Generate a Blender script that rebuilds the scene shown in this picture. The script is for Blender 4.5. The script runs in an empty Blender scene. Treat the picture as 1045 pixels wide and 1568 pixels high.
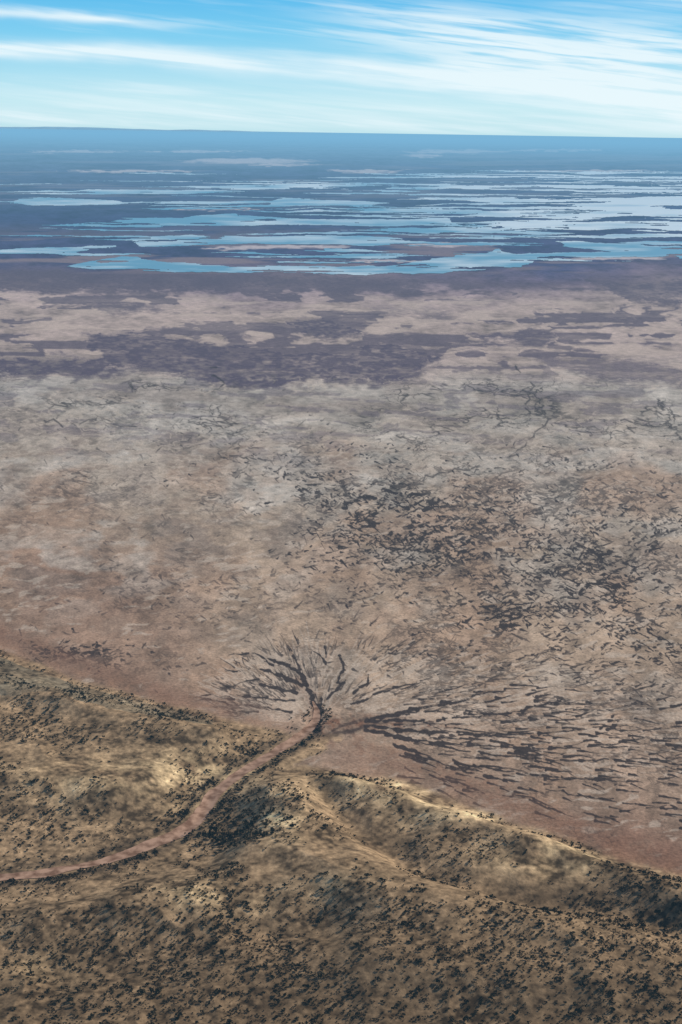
import bpy, math, numpy as np
rng=np.random.default_rng(7)
scn=bpy.context.scene
H=500.0; F=2178.0
PITCH=math.atan((784-203)/F); ROLL=math.radians(0.877)
# ------------------------------------------------------------ camera
fwd=np.array([0,math.cos(PITCH),-math.sin(PITCH)]); R=np.array([1.0,0,0]); UPp=np.array([0,math.sin(PITCH),math.cos(PITCH)])
cx=math.cos(ROLL)*R+math.sin(ROLL)*UPp
cy=-math.sin(ROLL)*R+math.cos(ROLL)*UPp
from mathutils import Matrix, Vector
cd=bpy.data.cameras.new("camera"); cam=bpy.data.objects.new("camera",cd); scn.collection.objects.link(cam)
m=Matrix(((cx[0],cy[0],-fwd[0],0),(cx[1],cy[1],-fwd[1],0),(cx[2],cy[2],-fwd[2],H),(0,0,0,1)))
cam.matrix_world=m
cd.sensor_fit='VERTICAL'; cd.sensor_height=36; cd.lens=50; cd.clip_start=1; cd.clip_end=2e6
scn.camera=cam
scn.view_settings.view_transform='Standard'; scn.view_settings.look='None'; scn.view_settings.exposure=0
# camera projection helpers: an image pixel (u,v) <-> a place on the plain (z=0)
def ground(u,v):
    u=np.asarray(u,float); v=np.asarray(v,float)
    d=fwd*F+np.multiply.outer(u-522.5,cx)+np.multiply.outer(784-v,cy)
    t=-H/d[...,2]
    return d[...,0]*t,d[...,1]*t
def to_pixel(x,y):
    dx,dy,dz=x,y,-H
    w=dx*fwd[0]+dy*fwd[1]+dz*fwd[2]
    return 522.5+F*(dx*cx[0]+dy*cx[1]+dz*cx[2])/w, 784-F*(dx*cy[0]+dy*cy[1]+dz*cy[2])/w
# ------------------------------------------------------------ noise
T=rng.random((512,512)).astype(np.float32)*2-1
def vn(x,y):
    xi=np.floor(x); yi=np.floor(y); fx=(x-xi).astype(np.float32); fy=(y-yi).astype(np.float32)
    fx=fx*fx*(3-2*fx); fy=fy*fy*(3-2*fy)
    i=xi.astype(np.int64)&511; j=yi.astype(np.int64)&511; i1=(i+1)&511; j1=(j+1)&511
    a=T[i,j]; b=T[i1,j]; c=T[i,j1]; d=T[i1,j1]
    return a+(b-a)*fx+(c-a)*fy+(a-b-c+d)*fx*fy
def fbm(x,y,o=4,g=0.5):
    s=0;a=1;t=0
    for k in range(o):
        s=s+a*vn(x,y); t+=a; a*=g
        x,y=(x*1.62-y*1.18)+17.3,(x*1.18+y*1.62)+5.1
    return s/t*1.6
def fbs(x,y,o=4,g=0.5):      # keeps its stretch direction through the octaves
    s=0;a=1;t=0
    for k in range(o):
        s=s+a*vn(x,y); t+=a; a*=g; x=x*2.03+17.3; y=y*2.03+5.1
    return s/t*1.6
def ss(a,b,x):
    t=np.clip((x-a)/(b-a),0,1); return t*t*(3-2*t)
def pdist(px,py,pl):
    d=np.full(np.shape(px),1e18)
    for (x0,y0),(x1,y1) in zip(pl[:-1],pl[1:]):
        ax,ay=x1-x0,y1-y0; L=ax*ax+ay*ay+1e-9
        t=np.clip(((px-x0)*ax+(py-y0)*ay)/L,0,1)
        d=np.minimum(d,(px-x0-t*ax)**2+(py-y0-t*ay)**2)
    return np.sqrt(d)
def inpoly(px,py,pl):
    c=np.zeros(np.shape(px),bool); n=len(pl)
    for k in range(n):
        x0,y0=pl[k]; x1,y1=pl[(k+1)%n]
        if y0==y1: continue
        c^=((y0>py)!=(y1>py))&(px<(x1-x0)*(py-y0)/(y1-y0)+x0)
    return c
def W(pl):
    a=np.array(pl,float); x,y=ground(a[:,0],a[:,1]); return list(zip(x,y))
# ------------------------------------------------------------ relief
LH=W([(-500,880),(-200,930),(0,992),(100,1030),(250,1080),(340,1098),(420,1110),(452,1122),(432,1142),(392,1160),(350,1185),(310,1220),(286,1250),(255,1270),(200,1292),(100,1320),(0,1333),(-500,1400)])
RH=W([(-500,1420),(0,1352),(100,1342),(200,1318),(270,1296),(318,1264),(342,1228),(372,1200),(420,1176),(470,1168),(560,1186),(640,1208),(760,1250),(850,1280),(930,1310),(1045,1345),(1500,1500),(1800,3000),(-900,3000),(-500,1420)])
CREEK=[(-400,1378),(-150,1358),(0,1343),(60,1337),(110,1329),(160,1318),(215,1298),(262,1281),(298,1258),(312,1238),(330,1213),(360,1190),(400,1164),(440,1140),(465,1122),(483,1104),(487,1088),(478,1070)]
CW=W(CREEK)
RID=[(W([(500,1202),(580,1224),(680,1262),(800,1306),(950,1350),(1200,1440)]),11,22),
     (W([(462,1180),(505,1232),(560,1285),(620,1325),(720,1365),(900,1400),(1100,1450)]),-9,18),
     (W([(440,1240),(455,1310),(520,1370),(640,1420),(800,1460),(1000,1520)]),9,38),
     (W([(-200,1030),(0,1070),(100,1090),(250,1125),(330,1140)]),7,26),
     (W([(-100,1230),(60,1215),(170,1215),(250,1205)]),6,24),
     (W([(60,1420),(180,1400),(300,1390),(380,1330)]),6,26),
     (W([(100,1500),(300,1470),(480,1440)]),-5,24),
     (W([(560,1500),(700,1520),(900,1560)]),6,30)]
def height(x,y):
    x=np.asarray(x,float); y=np.asarray(y,float)
    z=np.zeros(x.shape); hm=np.zeros(x.shape)
    r2=x*x+y*y
    s=(r2<1700**2)&(y>100)
    xs=x[s]+fbm(x[s]/60,y[s]/60,2)*5; ys=y[s]+fbm(x[s]/60+31,y[s]/60,2)*7
    zz=np.zeros(xs.shape); hh=np.zeros(xs.shape)
    for P in (LH,RH):
        d=pdist(xs,ys,P+[P[0]] if P is LH else P)
        ins=inpoly(xs,ys,P)
        k=np.where(ins,d,0); sd=np.where(ins,d,-d)
        hh=np.maximum(hh,ss(-5,9,sd))
        b=9*ss(0,80,k)+6*ss(40,200,k)
        rr=0
        for pl,a,sg in RID: rr=rr+a*np.exp(-(pdist(xs,ys,pl)/sg)**2)
        n=fbm(xs/120,ys/120,3)*4
        g=-np.abs(fbm(xs/42+9,ys/60,2))*2.6+1.
        zz=zz+ss(0,45,k)*(rr+n+g)+b*ins
    cd_=pdist(xs,ys,CW)
    zz=np.maximum(zz,-1.0)*ss(6,28,cd_)-1.5*np.exp(-(cd_/7)**2)
    z[s]=zz; hm[s]=hh
    return z,hm
# ------------------------------------------------------------ terrain grid
NB=1450
bf=np.linspace(-17.5,17.5,NB); bo=np.linspace(17.5,342.5,110)[1:-1]
B=np.radians(np.concatenate([bf,bo]))
ND=1600
dfine=np.linspace(38,0.05,ND)
D=np.radians(np.concatenate([np.linspace(86,39,18),dfine]))
r=H/np.tan(D)
X=r[:,None]*np.sin(B)[None,:]; Y=r[:,None]*np.cos(B)[None,:]
Bs=((B+math.pi)%(2*math.pi))-math.pi; Bc=np.clip(Bs,-math.radians(25),math.radians(25))
U,V=to_pixel(r[:,None]*np.sin(Bc)[None,:],r[:,None]*np.cos(Bc)[None,:])
Z,HM=height(X,Y)
# ------------------------------------------------------------ painting of soils
def stations(v,tab):
    vs=[t[0] for t in tab]
    return np.stack([np.interp(v,vs,[t[1][k] for t in tab]) for k in range(3)],-1)
lb=Bs[None,:]*np.ones_like(X); lr=np.log(r)[:,None]*np.ones_like(X)
nA=fbm(lb*14,lr*5,4); nB=fbm(lb*45+7,lr*16,4); nC=fbm(lb*130,lr*50+3,3); nD=fbm(lb*330,lr*190+3,2)
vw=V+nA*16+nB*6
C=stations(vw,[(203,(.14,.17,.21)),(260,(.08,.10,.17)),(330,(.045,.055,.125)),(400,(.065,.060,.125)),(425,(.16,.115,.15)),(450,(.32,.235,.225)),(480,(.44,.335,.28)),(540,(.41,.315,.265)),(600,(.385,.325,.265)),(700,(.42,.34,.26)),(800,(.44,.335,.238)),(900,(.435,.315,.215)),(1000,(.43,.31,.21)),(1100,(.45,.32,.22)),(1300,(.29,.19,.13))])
def tint(C,mask,col): return C+(np.array(col)-C)*np.clip(mask,0,1)[...,None]
C=tint(C,.85*ss(520,100,U+nA*120)*ss(740,880,V+nA*40),(.28,.175,.118))
C=tint(C,.7*ss(820,960,U+nB*30)*ss(1190,1290,V-0.25*(U-900)+nB*20),(.22,.12,.08))
g=ss(-.1,.7,nA+.5*nB)*ss(560,600,V)*ss(820,700,V)
C=tint(C,.5*g,(.42,.385,.34))
# pale bare-clay sheets and brown flats, tens to hundreds of metres across
pale=fbm(lb*26+33,lr*17,5)
C=tint(C,.6*ss(.1,.5,pale)*ss(565,600,V)*ss(1000,800,V),(.50,.44,.365))
C=tint(C,.6*ss(-.1,-.5,pale)*ss(565,600,V)*ss(1000,800,V),(.275,.215,.17))
gr=ss(0,.6,fbm(lb*30+90,lr*13,4))*ss(590,640,V)*ss(1150,1000,V)
C=tint(C,.45*gr*ss(200,600,U+nA*100),(.315,.28,.23))
C=tint(C,.65*ss(.05,.7,fbm(lb*20+50,lr*8,4))*ss(640,720,V),(.37,.24,.155))
C=tint(C,.45*ss(.1,.6,fbs(lb*60+20,lr*40,4))*ss(640,700,V),(.29,.205,.145))
C*= (1+.24*nB+.18*nC+.13*nD)[...,None]
# dark patches in the middle distance
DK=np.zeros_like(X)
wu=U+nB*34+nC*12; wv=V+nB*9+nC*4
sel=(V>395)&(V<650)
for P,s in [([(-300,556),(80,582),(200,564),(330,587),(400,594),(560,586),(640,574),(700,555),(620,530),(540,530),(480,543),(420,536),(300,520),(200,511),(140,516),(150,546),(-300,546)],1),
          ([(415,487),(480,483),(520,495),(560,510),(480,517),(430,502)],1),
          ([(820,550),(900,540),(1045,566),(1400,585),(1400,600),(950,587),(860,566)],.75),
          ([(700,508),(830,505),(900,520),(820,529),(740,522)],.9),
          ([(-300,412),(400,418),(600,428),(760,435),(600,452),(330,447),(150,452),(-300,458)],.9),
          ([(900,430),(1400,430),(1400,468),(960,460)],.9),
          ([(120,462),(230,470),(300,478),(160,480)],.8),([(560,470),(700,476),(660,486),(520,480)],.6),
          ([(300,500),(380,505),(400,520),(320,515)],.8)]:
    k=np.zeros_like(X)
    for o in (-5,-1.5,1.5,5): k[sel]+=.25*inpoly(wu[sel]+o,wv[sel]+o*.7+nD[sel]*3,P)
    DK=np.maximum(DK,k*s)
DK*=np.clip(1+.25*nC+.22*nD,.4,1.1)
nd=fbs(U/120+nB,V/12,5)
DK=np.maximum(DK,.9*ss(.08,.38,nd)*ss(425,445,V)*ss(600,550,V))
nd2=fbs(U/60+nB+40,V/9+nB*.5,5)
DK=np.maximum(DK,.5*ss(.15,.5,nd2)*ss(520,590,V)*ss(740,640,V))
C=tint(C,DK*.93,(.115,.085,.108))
C=tint(C,.7*ss(.1,.45,fbs(U/80+70,V/7+nB*.3,5))*ss(440,470,V)*ss(600,560,V)*(1-.85*DK),(.54,.42,.34))
nf=fbs(U/170+3,V/8,5)
C=tint(C,.85*ss(.12,.45,nf)*ss(430,400,V)*ss(330,400,V),(.25,.18,.185))
C=tint(C,.5*ss(.05,.5,fbs(U/150+31,V/4,5))*ss(330,290,V)*ss(215,240,V),(.22,.21,.25))
pans=[(375,246,130,6),(430,252,60,3),(700,232,100,4),(650,238,50,3),(560,262,80,3),(200,262,120,2),(320,320,90,2.5),(900,262,120,2.5),(300,232,90,2),(120,232,90,2),(860,230,90,2),(450,378,110,3.5),(690,375,80,4),(600,400,90,3),(360,380,60,3),(940,395,90,3)]
PN=np.zeros_like(X)
for (a,b,l,t) in pans:
    k=np.clip(1-((U+nB*20-a)/l)**2,0,1); PN=np.maximum(PN,ss(0,.6,k-np.abs(V+nC*2-b)/t))
C=tint(C,PN*.8,(.60,.51,.49))
# drainage lines: narrow dark/pale strips lying on the plain
LN=np.zeros(X.shape,np.float32); LW=np.zeros(X.shape,np.float32)
def window(u0,u1,v0,v1):
    x,y=ground([u0,u1,u0,u1],[v0,v0,v1,v1])
    b=np.degrees(np.arctan2(x,y)); d=np.degrees(np.arctan2(H,np.hypot(x,y)))
    c0=int(np.clip((b.min()+17.5)/35*(NB-1),0,NB-1)); c1=int(np.clip((b.max()+17.5)/35*(NB-1)+2,0,NB))
    i0=18+int(np.clip((38-d.max())/37.95*(ND-1),0,ND-1)); i1=18+int(np.clip((38-d.min())/37.95*(ND-1)+2,0,ND))
    return i0,i1,c0,c1
def stroke(A,pl,w0,w1,s,soft=1.0):
    us=[p[0] for p in pl]; vs=[p[1] for p in pl]; w=max(w0,w1)+soft+1
    i0,i1,c0,c1=window(min(us)-w,max(us)+w,min(vs)-w,max(vs)+w)
    if i1<=i0 or c1<=c0: return
    u=U[i0:i1,c0:c1]; v=V[i0:i1,c0:c1]; n=len(pl)-1
    ro=nC[i0:i1,c0:c1]*.5+nD[i0:i1,c0:c1]*.8
    out=A[i0:i1,c0:c1]
    for k in range(n):
        x0,y0=pl[k]; x1,y1=pl[k+1]; ax,ay=x1-x0,y1-y0; L=ax*ax+ay*ay+1e-9
        t=np.clip(((u-x0)*ax+(v-y0)*ay)/L,0,1)
        d=np.hypot(u-x0-t*ax,v-y0-t*ay); ww=(w0+(w1-w0)*(k+t)/n)*(1+ro*.7)
        np.maximum(out,(s*np.clip((ww-d)/soft+.5,0,1)),out=out)
AP=(486,1108)
def wig(pl,amp,step=9):
    o=[]
    for (x0,y0),(x1,y1) in zip(pl[:-1],pl[1:]):
        n=max(1,int(math.hypot(x1-x0,y1-y0)/step))
        for i in range(n):
            t=i/n; o.append((x0+(x1-x0)*t+rng.normal()*amp,y0+(y1-y0)*t+rng.normal()*amp*.6))
    o.append(pl[-1]); return o
# (course, width at start, width at end, share that is unbroken)
riv=[([(485,1110),(488,1086),(474,1058),(462,1034),(440,1018),(410,1008)],5.5,2.2,.85),
 ([(487,1086),(492,1066)],3.5,1.5,1),([(516,1042),(526,1026),(520,1004),(508,984)],2.6,2.2,.8),([(500,1070),(524,1048),(543,1028),(541,1008)],1.8,4,.6),
 ([(462,1050),(430,1034),(395,1024),(355,1028)],3.4,1.5,.6),([(455,1062),(415,1050),(370,1046)],2.6,1.2,.4),([(450,1074),(400,1068),(345,1064)],2.2,1.2,.3),
 ([(445,1090),(400,1084),(350,1078),(300,1066)],2,1,.2),([(462,1030),(450,1006),(440,990)],2.4,1.2,.5),([(500,1018),(490,1002),(478,996)],2,1.4,.5),
 ([(540,1062),(560,1045),(566,1020)],2.2,1.4,.3),([(500,1000),(498,978)],2,1.4,.6),([(395,1040),(350,1050),(320,1046)],2,1,.3),([(420,1020),(390,1000),(350,1003)],2,1,.3),
 ([(540,1080),(590,1056),(640,1045),(665,1035)],2.6,2,.2),([(560,1103),(640,1085),(720,1066),(790,1054)],2.4,1.8,.3),
 ([(560,1104),(660,1104),(780,1092),(870,1070)],2.6,1.8,.3),([(580,1098),(690,1086),(740,1072)],2.2,1.5,.3),
 ([(560,1110),(640,1120),(760,1126),(900,1118),(960,1110)],2.8,1.8,.25),([(560,1116),(640,1134),(760,1144),(940,1146)],2.4,1.8,.2),
 ([(590,1126),(720,1152),(850,1165),(1000,1162)],2.2,1.8,.1),([(600,1140),(720,1172),(850,1190),(1040,1202)],2.2,1.8,.1),([(620,1155),(760,1194),(900,1220),(1040,1240)],2,1.5,.1)]
for pl,a,b,fr in riv:
    p=wig(pl,1.6); q=max(1,int((len(p)-1)*fr))
    stroke(LN,p[:q+1],a,a+(b-a)*fr,1)
    i=q
    while i<len(p)-1:
        n=rng.integers(1,4)
        if rng.random()<.6: stroke(LN,p[i:i+n+1],(a+b)/2*rng.uniform(.6,1.5),b*.5,1)
        i+=n
RT=np.zeros(X.shape,np.float32)
stroke(RT,[(478,1135),(500,1116),(540,1110),(600,1108),(700,1112)],16,4,1,16)
stroke(RT,[(455,1150),(500,1140),(560,1140),(620,1160),(700,1190),(800,1235),(900,1280),(1060,1345)],12,16,.65,22)
stroke(RT,[(-40,955),(60,990),(150,1030),(230,1058),(330,1090),(400,1103),(450,1118)],10,8,.5,20)
stroke(RT,[(486,1110),(480,1070),(455,1040)],12,6,.75,16)
stroke(LN,wig([(500,1128),(540,1118),(590,1106),(600,1103)],1),5,1.5,.85,4)
stroke(LN,wig([(520,1112),(560,1100),(610,1096)],1),3,1.5,.7,3)
stroke(LN,wig([(440,1150),(470,1136),(500,1124),(530,1110)],1),3,1.5,.75,2)
stroke(LN,wig([(484,1122),(487,1100),(486,1084)],1),7,5.5,1,2)
def dash(u,v,ang,L,w,s,A=LN,curve=.2):
    p=[(u,v)]; n=max(2,int(L/6)); a=ang
    for k in range(n):
        a+=rng.normal()*curve; p.append((p[-1][0]+math.cos(a)*L/n,p[-1][1]+math.sin(a)*L/n))
    stroke(A,p,w,w*.3,s,.9)
dens_f=lambda u,v: float(fbm(np.array(u/60.),np.array(v/20.),2))
for k in range(2600):
    th=rng.uniform(-math.pi*1.0,0.38); rad=rng.uniform(.25,1.0)
    left=th<-math.pi/2
    if left and (rad<.4 or rng.random()<.5): continue
    ru=180 if left else 620
    u=AP[0]+math.cos(th)*ru*rad; v=AP[1]+math.sin(th)*125*rad-abs(math.cos(th))*6
    if th>0: v=AP[1]+math.sin(th)*380*rad*.9
    if not left and u<AP[0]+90 and rng.random()<.4: continue
    if dens_f(u,v)<-.1: continue
    ang=math.atan2((v-AP[1]),(u-AP[0]))
    if u>AP[0]+80: ang=ang*.7
    L=rng.gamma(2.2,4.6)+3
    dash(u,v,ang+rng.normal()*.16,L,rng.uniform(.6,1.4)*(1.5 if rng.random()<.2 else 1),rng.uniform(.5,1),curve=.1)
for k in range(270):   # long dark flood-out scrub lines on the eastern lobe
    u=rng.uniform(600,1060); t=rng.beta(1.5,1.5); v=1045+t*(175+.12*(u-590))
    ang=math.atan2(v-AP[1],u-AP[0])*.75
    dash(u,v,ang+rng.normal()*.07,rng.uniform(12,44),rng.uniform(1.2,2.3),1,curve=.08)
for k in range(1100):
    th=rng.uniform(-math.pi*.97,0.3); rad=rng.uniform(.2,1.0); ru=170 if th<-math.pi/2 else 560
    u=AP[0]+math.cos(th)*ru*rad; v=AP[1]+math.sin(th)*(115 if th<0 else 330)*rad
    dash(u,v,math.atan2(v-AP[1],u-AP[0])*.85 if u>AP[0] else math.atan2(v-AP[1],u-AP[0]),rng.uniform(12,45),rng.uniform(.8,3.2),rng.uniform(.3,.8),A=LW,curve=.06)
blobs=[(600,790,120,60,1.0,520),(650,840,110,35,1,330),(480,745,110,40,.7,300),(760,790,130,70,.7,380),(880,860,150,60,.8,520),(940,900,120,70,.9,420),(800,940,170,55,.8,480),(980,990,120,80,.8,380),(380,700,110,60,.45,220),(920,760,150,60,.5,380),(700,720,200,50,.4,420),(160,760,190,50,.3,160),(300,900,200,60,.4,260),(110,998,60,14,.9,80),(180,1010,90,16,.5,60),(700,1010,220,40,.5,260),(120,640,150,40,.3,100),(1000,800,90,60,.6,200),(600,900,200,60,.5,260)]
DEN=np.zeros_like(X)
for (a,b,sa,sb,st,n) in blobs:
    DEN=np.maximum(DEN,st*np.exp(-((U-a)/(sa*1.15))**2-((V-b)/(sb*1.1))**2))
    for k in range(int(n*1.3)):
        u=a+rng.normal()*sa*.8; v=b+rng.normal()*sb*.8
        if dens_f(u*1.4,v*1.6)<-.1: continue
        sc=float(np.interp(v,[600,800,1000],[.6,1,1.05]))
        ang=rng.choice([.55,-.35,-.1])+rng.normal()*.25
        dash(u,v,ang,(2.5+rng.gamma(2,2.2))*sc,rng.uniform(.7,1.8)*sc,min(1,.3+st*rng.uniform(.6,1.2)),curve=.25)
def orient(a,l,w,off,o=4):
    c,s=math.cos(a),math.sin(a)
    uu=(U+nB*10); vv=V+nB*4
    return fbs((uu*c+vv*s)/(l)+off,(-uu*s+vv*c)/(w)+off,o)
mt1=np.maximum(orient(.45,13,4,3),orient(-.4,13,4,60)); mt1=np.maximum(mt1,orient(-.08,17,4.2,120)-.05)
mod=fbm(lb*40+11,lr*16,3)
LN=np.maximum(LN,np.clip(DEN*1.4,0,1)*ss(.68,.84,mt1+.30*mod+.22*DEN))
fine=orient(.2,8,3,33,3)
LN=np.maximum(LN,.6*ss(.5,.8,fine+.25*mod)*ss(660,780,V)*ss(-.2,.4,mod)*(.35+.65*ss(300,650,U)))
LW=np.maximum(LW,.7*ss(.35,.8,orient(-.15,26,6,200)+.3*nA)*ss(600,700,V))
for pl in [[(640,735),(700,720),(740,712)],[(780,700),(800,688),(830,655),(850,640),(800,625),(815,590),(790,560)],[(330,560),(318,572),(345,590),(325,600)],[(650,765),(630,745),(650,735)],[(60,640),(110,650),(150,640),(210,655)],[(350,700),(420,705),(440,690),(480,680)],[(960,640),(1000,655),(1045,650)]]:
    p=wig(pl,4,7)
    for i in range(len(p)-1):
        if rng.random()<.75: stroke(LN,p[i:i+2],rng.uniform(.6,1.6),.8,.8,1.2)
# braided threads of the outer flood-out, long axis across the view
far=ss(560,595,V)*ss(880,700,V); gate=ss(-.1,.45,fbm(lb*22+4,lr*12,3))
for (su,sv,o,th_,st) in ((46,15,4,4.2,.85),(26,9,3,4.0,.6),(90,24,5,6.5,.9)):
    f=fbs((U+nB*14)/su+o*13,(V+nB*5)/sv+o,o); rg=1-np.abs(f)*th_
    LN=np.maximum(LN,st*ss(.55,1,rg)*far*gate)
    f=fbs((U-nB*10)/su*.9+o*31,(V+nB*6)/sv+o*3,o); rg=1-np.abs(f)*th_*.8
    LW=np.maximum(LW,.8*ss(.5,1,rg)*far*ss(-.2,.4,fbm(lb*30+o+5,lr*14,3)))
rg2=1-np.abs(fbm(lb*95+40,lr*60,3))*3.2
LN=np.maximum(LN,.6*ss(.6,1,rg2)*ss(690,760,V)*ss(380,640,U)*ss(-.3,.4,mod))
RT*=np.clip(.8+.5*nC+.4*nD,0,1.2)
C=tint(C,LW*.7,(.56,.455,.35))
C=tint(C,RT*.85,(.22,.118,.072))
C=tint(C,LN*.97,(.050,.037,.033))
# hill soils, with ridge light and valley shade painted in
s2=(V>950)&(np.hypot(X,Y)<1700)
de=np.full(X.shape,1e9); de[s2]=np.minimum(pdist(X[s2],Y[s2],LH),pdist(X[s2],Y[s2],RH))
dc=np.full(X.shape,1e9); dc[s2]=pdist(X[s2],Y[s2],CW)
HC=np.maximum(HM,ss(34,26,dc+nC*5)*ss(1118,1140,V))
n1=np.zeros_like(X); n2=np.zeros_like(X); n3=np.zeros_like(X)
sel=HC>0
n1[sel]=fbm(X[sel]/70,Y[sel]/70,4); n2[sel]=fbm(X[sel]/17+5,Y[sel]/17,4); n3[sel]=fbm(X[sel]/4,Y[sel]/4,3)
hc=np.array((.285,.190,.105))*np.ones(C.shape)
def blob(u,v,a,b): return np.exp(-((U-u)/a)**2-((V-v)/b)**2)
br=blob(600,1220,90,26)*1.1+blob(720,1262,100,22)+blob(435,1290,28,42)+blob(320,1185,80,24)*.7+blob(180,1215,150,36)*.5+blob(360,1410,60,20)*.5+blob(900,1332,150,24)*.8+blob(290,1400,50,20)*.6+blob(60,1500,60,30)*.5+blob(520,1400,60,20)*.3  # pale ground patches; the sunlit ridge is painted in as brighter colour
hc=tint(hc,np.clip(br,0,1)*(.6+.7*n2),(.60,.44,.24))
dk=blob(570,1300,70,18)*.9+blob(350,1265,35,40)*.6+ss(1360,1560,V)*.68+blob(800,1385,240,22)*.65+blob(500,1215,18,30)*.8  # valley shade and dark scrub painted into the colour; darker towards the bottom
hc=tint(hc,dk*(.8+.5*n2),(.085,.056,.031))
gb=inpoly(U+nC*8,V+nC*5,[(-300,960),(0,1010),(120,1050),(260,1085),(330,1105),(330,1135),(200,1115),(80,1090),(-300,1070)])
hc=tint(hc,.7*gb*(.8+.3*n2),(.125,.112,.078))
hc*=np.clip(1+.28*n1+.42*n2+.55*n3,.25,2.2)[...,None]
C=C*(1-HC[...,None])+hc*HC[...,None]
C=tint(C,.45*np.exp(-((de-5)/9)**2)*np.clip(.6+.6*nC+.4*nB,0,1)*(1-HM*.5)*ss(30,60,dc),(.34,.19,.11))
C=tint(C,.5*np.exp(-((de-24)/20)**2)*(1-HM)*ss(30,60,dc)*np.clip(.8+.6*nB,0,1),(.22,.12,.078))
C=tint(C,.8*np.exp(-((dc-11.5)/4.5)**2)*np.clip(.75+.6*n2,0,1)*ss(1115,1135,V),(.06,.044,.03))
C=np.clip(C,.01,.85)
# ------------------------------------------------------------ mesh helper
def mk_mesh(name,verts,quads,mat,col=None,smooth=True,tri=None):
    me=bpy.data.meshes.new(name)
    me.vertices.add(len(verts)); me.vertices.foreach_set("co",np.asarray(verts,np.float32).ravel())
    q=np.asarray(quads,np.int32); nq,kq=q.shape
    loops=q.ravel(); st=np.arange(nq,dtype=np.int32)*kq
    if tri is not None and len(tri):
        t=np.asarray(tri,np.int32); st=np.concatenate([st,len(loops)+np.arange(len(t),dtype=np.int32)*3]); loops=np.concatenate([loops,t.ravel()])
    me.loops.add(len(loops)); me.loops.foreach_set("vertex_index",loops)
    me.polygons.add(len(st)); me.polygons.foreach_set("loop_start",st)
    me.update(calc_edges=True)
    me.polygons.foreach_set("use_smooth",np.full(len(st),smooth))
    if col is not None:
        a=me.attributes.new("soil",'FLOAT_COLOR','POINT')
        a.data.foreach_set("color",np.concatenate([col.reshape(-1,3),np.ones((len(verts),1))],1).astype(np.float32).ravel())
    me.update()
    ob=bpy.data.objects.new(name,me); scn.collection.objects.link(ob); me.materials.append(mat)
    return ob
def newmat(name):
    mt=bpy.data.materials.new(name); mt.use_nodes=True; nt=mt.node_tree
    return mt,nt,nt.nodes["Principled BSDF"]
mt,nt,bs=newmat("desert_soil"); N=nt.nodes; Lk=nt.links
at=N.new("ShaderNodeAttribute"); at.attribute_name="soil"
ge=N.new("ShaderNodeNewGeometry")
def nz(scale,det,vec,rough=.6):
    n=N.new("ShaderNodeTexNoise"); n.inputs["Scale"].default_value=scale; n.inputs["Detail"].default_value=det; n.inputs["Roughness"].default_value=rough; Lk.new(vec,n.inputs["Vector"]); return n
a1=nz(.35,4,ge.outputs["Position"]); a2=nz(.06,4,ge.outputs["Position"])
mr1=N.new("ShaderNodeMapRange"); mr1.inputs[1].default_value=.3; mr1.inputs[2].default_value=.7; mr1.inputs[3].default_value=.72; mr1.inputs[4].default_value=1.28; Lk.new(a1.outputs[0],mr1.inputs[0])
mr2=N.new("ShaderNodeMapRange"); mr2.inputs[1].default_value=.3; mr2.inputs[2].default_value=.7; mr2.inputs[3].default_value=.84; mr2.inputs[4].default_value=1.16; Lk.new(a2.outputs[0],mr2.inputs[0])
mu=N.new("ShaderNodeMath"); mu.operation='MULTIPLY'; Lk.new(mr1.outputs[0],mu.inputs[0]); Lk.new(mr2.outputs[0],mu.inputs[1])
vm=N.new("ShaderNodeVectorMath"); vm.operation='SCALE'; Lk.new(at.outputs["Color"],vm.inputs[0]); Lk.new(mu.outputs[0],vm.inputs["Scale"])
Lk.new(vm.outputs[0],bs.inputs["Base Color"]); bs.inputs["Roughness"].default_value=1; bs.inputs["Specular IOR Level"].default_value=0
bp=N.new("ShaderNodeBump"); bp.inputs["Strength"].default_value=.45; bp.inputs["Distance"].default_value=1.0; Lk.new(a1.outputs[0],bp.inputs["Height"]); Lk.new(bp.outputs[0],bs.inputs["Normal"])
nr,nc=X.shape
verts=np.stack([X,Y,Z],-1).reshape(-1,3)
ii,jj=np.meshgrid(np.arange(nr-1),np.arange(nc),indexing='ij'); j2=(jj+1)%nc
quads=np.stack([ii*nc+jj,ii*nc+j2,(ii+1)*nc+j2,(ii+1)*nc+jj],-1).reshape(-1,4)[:,::-1]
cen=len(verts); verts=np.concatenate([verts,[[0,0,Z[0].mean()]]])
j=np.arange(nc); tri=np.stack([np.full(nc,cen),(j+1)%nc,j],-1)
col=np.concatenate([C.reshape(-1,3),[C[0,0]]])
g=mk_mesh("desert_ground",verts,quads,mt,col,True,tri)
# ------------------------------------------------------------ creek bed ribbon
cmt,cnt,cb=newmat("creek_sand"); n=cnt.nodes.new("ShaderNodeTexNoise"); n.inputs["Scale"].default_value=.13; n.inputs["Detail"].default_value=8
ge2=cnt.nodes.new("ShaderNodeNewGeometry"); cnt.links.new(ge2.outputs["Position"],n.inputs["Vector"])
cr=cnt.nodes.new("ShaderNodeValToRGB"); cr.color_ramp.elements[0].position=.36; cr.color_ramp.elements[0].color=(.19,.105,.065,1); cr.color_ramp.elements[1].position=.6; cr.color_ramp.elements[1].color=(.44,.275,.185,1)
cnt.links.new(n.outputs[0],cr.inputs[0]); cnt.links.new(cr.outputs[0],cb.inputs["Base Color"]); cb.inputs["Roughness"].default_value=1; cb.inputs["Specular IOR Level"].default_value=0
cw=np.array(CW)
seg=np.hypot(*np.diff(cw,axis=0).T); cum=np.concatenate([[0],np.cumsum(seg)])
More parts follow.
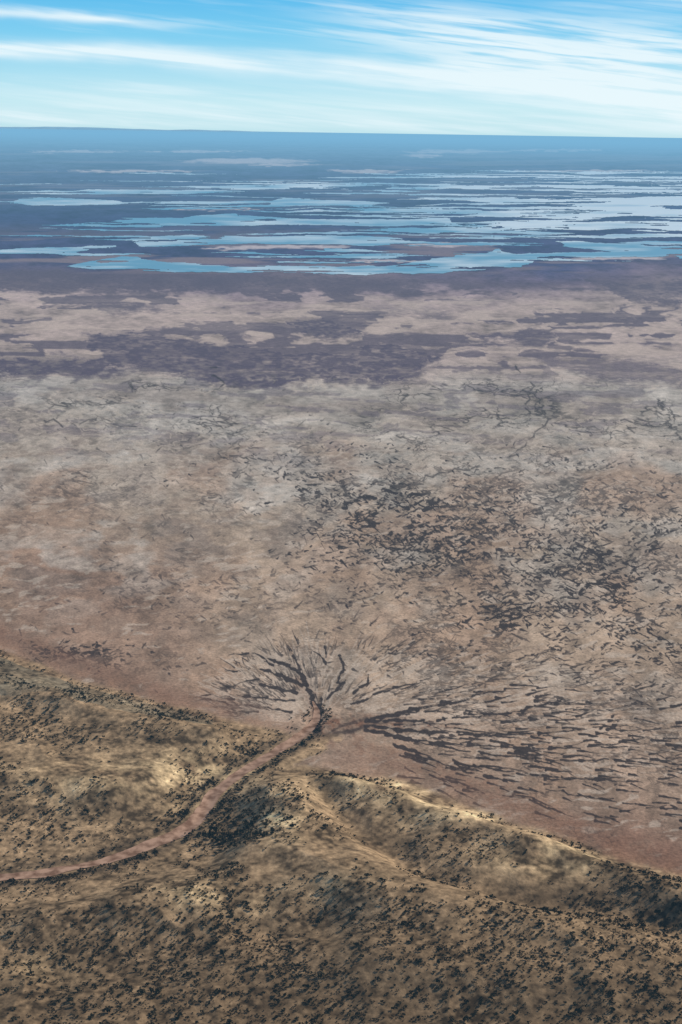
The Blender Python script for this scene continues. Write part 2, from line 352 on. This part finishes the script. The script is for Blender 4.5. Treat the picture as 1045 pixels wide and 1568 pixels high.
s=np.arange(0,cum[-1],1.5); px=np.interp(s,cum,cw[:,0]); py=np.interp(s,cum,cw[:,1])
kern=np.hanning(21); kern/=kern.sum()
px=np.convolve(np.pad(px,10,'edge'),kern,'valid'); py=np.convolve(np.pad(py,10,'edge'),kern,'valid')
tx=np.gradient(px); ty=np.gradient(py); tl=np.hypot(tx,ty); nx,ny=-ty/tl,tx/tl
wd=np.interp(s,[0,cum[-1]*.8,cum[-1]*.93,cum[-1]],[6.4,5.0,3.4,.6])
wl=wd*(1+.35*fbm(s/22,s*0+2,3)); wr=wd*(1+.35*fbm(s/22,s*0+9,3))
rows=[]
for t in np.linspace(-1,1,9):
    o=np.where(t<0,t*wl,t*wr); x=px+nx*o; y=py+ny*o; z,_=height(x,y); rows.append(np.stack([x,y,z+.35],-1))
rw=np.stack(rows,1); nS=len(s)
i,jx=np.meshgrid(np.arange(nS-1),np.arange(8),indexing='ij')
qd=np.stack([i*9+jx,(i+1)*9+jx,(i+1)*9+jx+1,i*9+jx+1],-1).reshape(-1,4)
mk_mesh("dry_creek_bed",rw.reshape(-1,3),qd[:,::-1],cmt)
# ------------------------------------------------------------ salt lakes
lb_=np.radians(np.linspace(-19,19,1500)); ld=np.radians(np.linspace(6.3,.55,560))
lrr=H/np.tan(ld); LX=lrr[:,None]*np.sin(lb_); LY=lrr[:,None]*np.cos(lb_); LU,LV=to_pixel(LX,LY)
wu=LU+fbs(LU/60,LV/8,5)*16; sc=np.interp(LV,[220,410],[.4,1]); wv=LV+fbs(LU/70+20,LV/9,5,.6)*2.6*sc
big=[[(105,408),(140,400),(175,393),(215,393),(240,399),(300,404),(400,407),(520,409),(600,408),(640,401),(660,397),(720,390),(765,382),(795,388),(820,386),(835,393),(825,402),(800,409),(740,414),(680,420),(600,418),(560,422),(500,420),(420,418),(330,417),(230,417),(170,415),(130,412)],
[(200,371),(235,362),(300,359),(400,361),(500,360),(600,363),(640,371),(560,373),(460,371),(350,374),(280,377),(210,377)],
[(10,310),(40,303),(100,303),(160,306),(190,311),(160,315),(60,314)],
[(185,340),(215,334),(270,337),(300,330),(360,328),(420,334),(520,337),(600,336),(680,333),(690,340),(640,345),(560,347),(480,345),(350,345),(250,346)],
[(390,310),(430,304),(520,306),(600,310),(560,316),(480,314),(420,316)],
[(850,371),(900,369),(960,373),(1045,379),(1400,390),(1400,402),(1045,396),(980,389),(920,384),(860,377)],
[(-300,383),(0,383),(80,380),(180,376),(100,389),(0,391),(-300,396)],
[(700,306),(780,302),(860,308),(960,303),(1045,300),(1400,300),(1400,312),(1045,314),(960,318),(880,314),(780,314)],
[(720,330),(790,322),(860,326),(960,320),(1045,322),(1400,322),(1400,336),(1045,330),(950,332),(880,336),(800,333)],
[(860,346),(930,340),(1000,343),(1045,342),(1400,345),(1400,352),(1045,354),(960,350),(900,352)],
[(420,401),(480,397),(560,399),(640,400),(560,404),(470,404)],
[(560,352),(640,350),(760,352),(860,355),(780,358),(660,357)],
[(100,292),(200,290),(340,291),(420,293),(300,296),(160,296)],
[(520,322),(600,318),(700,320),(760,323),(680,326),(580,325)]]
LK=np.zeros(LX.shape,bool)
for P in big: LK|=inpoly(wu,wv,P)
for k in range(210):
    v=rng.uniform(262,398) if k<110 else rng.uniform(262,350); u=rng.uniform(-120,1165) if k<140 else rng.uniform(640,1165)
    if u<380 and rng.random()<.5: continue
    L=rng.uniform(50,210); t=np.interp(v,[265,400],[.75,1.8])*rng.uniform(.6,1.6); sl=rng.uniform(-.012,.025)
    LK|=np.abs(wv-v-sl*(wu-u))<t*(1-((wu-u)/L)**2)
isl=fbs(LU/80+77,LV/3.2,4); LK&=isl>-.68
q=LK[:-1,:-1]&LK[1:,:-1]&LK[:-1,1:]&LK[1:,1:]
a,b=np.nonzero(q); nc2=LX.shape[1]
Q=np.stack([a*nc2+b,a*nc2+b+1,(a+1)*nc2+b+1,(a+1)*nc2+b],-1)[:,::-1]
uq,inv=np.unique(Q.ravel(),return_inverse=True)
lv=np.stack([LX,LY,np.full(LX.shape,1.0)],-1).reshape(-1,3)[uq]
milk=np.clip(.20+.80*ss(600,950,LU+60*fbm(LU/90,LV/14,3))*ss(385,340,LV)+.55*fbs(LU/80+5,LV/5,4)+.30*ss(330,300,LV),0,1)
lc=np.array((.13,.33,.43))+(np.array((.78,.84,.82))-np.array((.13,.33,.43)))*milk[...,None]
wm,wn,wb=newmat("lake_water"); wa=wn.nodes.new("ShaderNodeAttribute"); wa.attribute_name="soil"
wn.links.new(wa.outputs["Color"],wb.inputs["Base Color"]); wb.inputs["Roughness"].default_value=.4; wb.inputs["IOR"].default_value=1.33
wo=mk_mesh("salt_lake_water",lv,inv.reshape(-1,4),wm,lc.reshape(-1,3)[uq],False)
# ------------------------------------------------------------ distant range
th=np.radians(np.linspace(-40,24,700)); rr0=150000.
hh=np.clip(500+130*fbm(th*22,th*0,4)+90*ss(.0,-.2,th),40,760)*ss(.1,-.06,th)+10
vt=[]
for kk,(dr,f) in enumerate([(-5000,0),(-2500,.8),(0,1),(6000,0)]):
    vt.append(np.stack([(rr0+dr)*np.sin(th),(rr0+dr)*np.cos(th),hh*f-(8 if f==0 else 0)],-1))
vt=np.stack(vt,1); i,jx=np.meshgrid(np.arange(699),np.arange(3),indexing='ij')
qd=np.stack([i*4+jx,(i+1)*4+jx,(i+1)*4+jx+1,i*4+jx+1],-1).reshape(-1,4)
hm_,hn,hb=newmat("range_haze_blue"); nn=hn.nodes.new("ShaderNodeTexNoise"); nn.inputs["Scale"].default_value=.0005
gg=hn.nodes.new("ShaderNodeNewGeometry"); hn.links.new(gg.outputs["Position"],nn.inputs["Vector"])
rr_=hn.nodes.new("ShaderNodeValToRGB"); rr_.color_ramp.elements[0].color=(.22,.45,.62,1); rr_.color_ramp.elements[1].color=(.30,.52,.66,1); hn.links.new(nn.outputs[0],rr_.inputs[0]); hn.links.new(rr_.outputs[0],hb.inputs["Base Color"]); hb.inputs["Roughness"].default_value=1; hb.inputs["Specular IOR Level"].default_value=0  # blue of the distant haze painted into the hills' base colour
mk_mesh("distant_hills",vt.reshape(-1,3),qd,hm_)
# ------------------------------------------------------------ scrub
def shrub(nl,sd):
    r_=np.random.default_rng(sd); V_=[];Q_=[]
    lob=[(r_.normal()*.4,r_.normal()*.4,.55+r_.random()*.35,.45+.3*r_.random()) for _ in range(4)]
    for k in range(nl):
        o=lob[r_.integers(4)]; d=r_.normal(size=3); d/=np.linalg.norm(d); d[2]=abs(d[2])*.9-.25
        c=np.array(o[:3])+d*o[3]*r_.uniform(.6,1.0)
        n_=d+r_.normal(size=3)*.35; n_/=np.linalg.norm(n_)
        t_=np.cross(n_,r_.normal(size=3)); t_/=np.linalg.norm(t_); b_=np.cross(n_,t_); s_=r_.uniform(.18,.36)
        i0=len(V_); V_+= [c+t_*s_*1.2,c+b_*s_,c-t_*s_,c-b_*s_*.8]; Q_.append([i0,i0+1,i0+2,i0+3])
    for a in range(3):
        e=np.array([math.cos(a*2.1)*.35,math.sin(a*2.1)*.35,.6]); i0=len(V_)
        V_+=[np.array([.06,0,-.35]),np.array([-.06,.05,-.35]),e+[-.03,0,0],e+[.03,0,0]]; Q_.append([i0,i0+1,i0+2,i0+3])
    return np.array(V_),np.array(Q_)
tm=[shrub(30,s) for s in range(8)]
def scatter(name,x,y,size,mat,zs=1.0):
    z,_=height(x,y); n=len(x); tid=rng.integers(0,8,n); VV=[];QQ=[];off=0
    for k in range(8):
        s_=np.nonzero(tid==k)[0]
        if not len(s_): continue
        a=rng.uniform(0,6.28,len(s_)); v,q=tm[k]; c,sn=np.cos(a)[:,None],np.sin(a)[:,None]; S=size[s_][:,None]
        asp=rng.uniform(.8,1.25,len(s_))[:,None]
        vx=(v[:,0]*c-v[:,1]*sn)*S*asp+x[s_][:,None]; vy=(v[:,0]*sn+v[:,1]*c)*S/asp+y[s_][:,None]; vz=v[:,2]*S*zs+z[s_][:,None]
        VV.append(np.stack([vx,vy,vz],-1).reshape(-1,3)); QQ.append((q[None]+(np.arange(len(s_))*len(v))[:,None,None]+off).reshape(-1,4)); off+=len(s_)*len(v)
    return mk_mesh(name,np.concatenate(VV),np.concatenate(QQ),mat,None,False)
sm,sn_,sb=newmat("scrub_leaves"); n=sn_.nodes.new("ShaderNodeTexNoise"); n.inputs["Scale"].default_value=.25; n.inputs["Detail"].default_value=3
g3=sn_.nodes.new("ShaderNodeNewGeometry"); sn_.links.new(g3.outputs["Position"],n.inputs["Vector"])
c3=sn_.nodes.new("ShaderNodeValToRGB"); c3.color_ramp.elements[0].position=.35; c3.color_ramp.elements[0].color=(.024,.023,.013,1); c3.color_ramp.elements[1].position=.7; c3.color_ramp.elements[1].color=(.075,.060,.032,1)
sn_.links.new(n.outputs[0],c3.inputs[0]); sn_.links.new(c3.outputs[0],sb.inputs["Base Color"]); sb.inputs["Roughness"].default_value=.9; sb.inputs["Specular IOR Level"].default_value=.1
NS=75000
rad=np.sqrt(rng.uniform(600**2,1400**2,NS)); be=np.radians(rng.uniform(-20,20,NS)); x=rad*np.sin(be); y=rad*np.cos(be)
_,hm=height(x,y); u,v=to_pixel(x,y)
cdist=pdist(x,y,CW)
den=.27+.62*fbm(x/38,y/38,4)+.38*ss(1340,1500,v)+.45*np.exp(-((u-350)/55)**2-((v-1290)/60)**2)-.25*np.exp(-((u-640)/140)**2-((v-1235)/32)**2)+.3*np.exp(-((u-560)/80)**2-((v-1300)/20)**2)
keep=((hm>.75)|((cdist<34)&(v>1140)))&(rng.random(NS)<den)&(cdist>9)
x,y,v,u=x[keep],y[keep],v[keep],u[keep]
size=rng.gamma(4,.22,len(x)).clip(.4,2.4)*(1+.5*np.exp(-((u-350)/80)**2-((v-1300)/70)**2))
scatter("desert_scrub",x,y,size,sm)
nb_=560
k=rng.integers(0,int(len(px)*.97),nb_); o=rng.choice([-1,1,1],nb_)*-1*(np.maximum(wl,wr)[k]+rng.gamma(2,2.2,nb_)+1.2)
x=px[k]+nx[k]*o+rng.normal(size=nb_); y=py[k]+ny[k]*o+rng.normal(size=nb_)
scatter("creek_bank_scrub",x,y,rng.uniform(.7,1.8,nb_),sm)
# ------------------------------------------------------------ ground haze layer
HZ=420.; RZ=590000.; nb=128; t=np.arange(nb)*2*math.pi/nb
hv=np.concatenate([np.stack([RZ*np.cos(t),RZ*np.sin(t),np.full(nb,z)],-1) for z in (-60,HZ)])
import bmesh
bm=bmesh.new(); bv=[bm.verts.new(p) for p in hv]
bm.faces.new(bv[:nb][::-1]); bm.faces.new(bv[nb:])
for i in range(nb): bm.faces.new([bv[i],bv[(i+1)%nb],bv[nb+(i+1)%nb],bv[nb+i]])
me=bpy.data.meshes.new("haze"); bm.to_mesh(me); ho=bpy.data.objects.new("haze",me); scn.collection.objects.link(ho)
hzm=bpy.data.materials.new("haze_air"); hzm.use_nodes=True; t_=hzm.node_tree; t_.nodes.clear()
out=t_.nodes.new("ShaderNodeOutputMaterial"); ab=t_.nodes.new("ShaderNodeVolumeAbsorption"); em=t_.nodes.new("ShaderNodeEmission"); ad=t_.nodes.new("ShaderNodeAddShader")
K=4.0e-5
ab.inputs["Color"].default_value=(0,0,0,1); ab.inputs["Density"].default_value=K
em.inputs["Color"].default_value=(.20,.46,.69,1); em.inputs["Strength"].default_value=K
t_.links.new(ab.outputs[0],ad.inputs[0]); t_.links.new(em.outputs[0],ad.inputs[1]); t_.links.new(ad.outputs[0],out.inputs["Volume"])
me.materials.append(hzm)
# ------------------------------------------------------------ sun + sky
SE=math.radians(36); SA=math.radians(62)
sd=Vector((math.sin(SA)*math.cos(SE),math.cos(SA)*math.cos(SE),math.sin(SE)))
sl=bpy.data.lights.new("sun",'SUN'); sl.energy=3.9; sl.angle=math.radians(.5); sl.color=(1,.92,.82)
so=bpy.data.objects.new("sun",sl); so.rotation_euler=sd.to_track_quat('Z','Y').to_euler(); scn.collection.objects.link(so)
w=bpy.data.worlds.new("World"); scn.world=w; w.use_nodes=True; nt=w.node_tree; N=nt.nodes; Lk=nt.links
bg=N["Background"]; bg.inputs["Strength"].default_value=.1
sk=N.new("ShaderNodeTexSky"); sk.sky_type='NISHITA'; sk.sun_disc=False; sk.sun_elevation=SE; sk.sun_rotation=SA; sk.altitude=500
def M(op,a,b=None,c=None):
    n=N.new("ShaderNodeMath"); n.operation=op
    for i,q in enumerate((a,b,c)):
        if q is None: continue
        if isinstance(q,(int,float)): n.inputs[i].default_value=q
        else: Lk.new(q,n.inputs[i])
    return n.outputs[0]
def SM(x,a,b,lo=0.,hi=1.):
    n=N.new("ShaderNodeMapRange"); n.interpolation_type='SMOOTHSTEP'; Lk.new(x,n.inputs[0])
    for i,q in enumerate((a,b,lo,hi)): n.inputs[i+1].default_value=q
    return n.outputs[0]
tc=N.new("ShaderNodeTexCoord"); sp=N.new("ShaderNodeSeparateXYZ"); Lk.new(tc.outputs["Generated"],sp.inputs[0])
el=M('MULTIPLY',M('ARCSINE',sp.outputs[2]),57.2958); az=M('MULTIPLY',M('ARCTAN2',sp.outputs[0],sp.outputs[1]),57.2958)
def NZ(xs,ys,sl_,off=0.,det=6,rough=.6,dist=0.):
    cb=N.new("ShaderNodeCombineXYZ"); Lk.new(M('ADD',M('MULTIPLY',az,xs),off),cb.inputs[0]); Lk.new(M('MULTIPLY',M('ADD',el,M('MULTIPLY',az,sl_)),ys),cb.inputs[1])
    n=N.new("ShaderNodeTexNoise"); n.inputs["Scale"].default_value=1; n.inputs["Detail"].default_value=det; n.inputs["Roughness"].default_value=rough; n.inputs["Distortion"].default_value=dist
    Lk.new(cb.outputs[0],n.inputs["Vector"]); return n.outputs[0]
warp=M('MULTIPLY',M('SUBTRACT',NZ(.16,.5,.06,9.,3),.5),.8)
def band(c0,c1,c2,sig0,sig1):
    ce=M('ADD',M('ADD',M('MULTIPLY',az,c1),c0),M('MULTIPLY',M('MULTIPLY',az,az),c2))
    d=M('SUBTRACT',M('ADD',el,warp),ce); sg=M('MAXIMUM',M('ADD',M('MULTIPLY',az,sig1),sig0),.06)
    q=M('DIVIDE',d,sg); return M('EXPONENT',M('MULTIPLY',M('MULTIPLY',q,q),-1))
st1=NZ(.11,2.4,.085,0.,6,.55,.2); st2=NZ(.17,3.2,.11,40.,6,.55,.25); st3=NZ(.09,1.6,.06,80.,6,.55,.2)
f1=SM(st1,.34,.64); f2=SM(st2,.36,.64); f3=SM(st3,.42,.70)
b1=M('MULTIPLY',band(2.35,-.055,-.0015,.45,.016),SM(st1,.28,.55,.45,1.))
b2=M('MULTIPLY',M('MULTIPLY',band(4.0,-.10,0,.8,.03),SM(az,-4.,6.)),SM(st2,.34,.56,.12,1.))
b3=M('MULTIPLY',M('MULTIPLY',band(5.95,-.085,0,.13,.0),SM(az,4.,8.)),f1)
b4=M('MULTIPLY',M('MULTIPLY',band(3.75,-.02,0,.16,.0),SM(az,-5.,-10.)),.75)
b5=M('MULTIPLY',M('MULTIPLY',f3,f2),.4)
b6=M('MULTIPLY',SM(el,2.4,.4),SM(st1,.35,.65,.15,.6))
tot=b1
for b in (b2,b3,b4,b5,b6): tot=M('ADD',tot,b)
tot=M('MULTIPLY',M('MINIMUM',tot,1.),SM(el,-.1,.35,.25,.88))
rp=N.new("ShaderNodeValToRGB"); Lk.new(M('DIVIDE',el,10.),rp.inputs[0]); e=rp.color_ramp.elements
stops=[(0,(.50,.78,.86)),(.10,(.52,.82,.91)),(.2,(.40,.75,.91)),(.35,(.20,.62,.90)),(.5,(.09,.50,.87)),(1,(.06,.32,.75))]
e[0].position=0; e[0].color=(*stops[0][1],1); e[1].position=1; e[1].color=(*stops[-1][1],1)
for p,c in stops[1:-1]:
    q=e.new(p); q.color=(*c,1)
v10=N.new("ShaderNodeVectorMath"); v10.operation='SCALE'; Lk.new(rp.outputs[0],v10.inputs[0]); v10.inputs["Scale"].default_value=10
def MIX(f,a,b):
    n=N.new("ShaderNodeMix"); n.data_type='RGBA'
    Lk.new(f,n.inputs[0])
    for s_,q in ((6,a),(7,b)):
        if isinstance(q,tuple): n.inputs[s_].default_value=q
        else: Lk.new(q,n.inputs[s_])
    return n.outputs[2]
base=MIX(SM(el,7.,22.,.95,0.),sk.outputs[0],v10.outputs[0])
fin=MIX(M('MULTIPLY',tot,SM(el,8.,25.,1.,0.)),base,(8.5,9.6,10.0,1))
Lk.new(fin,bg.inputs["Color"])
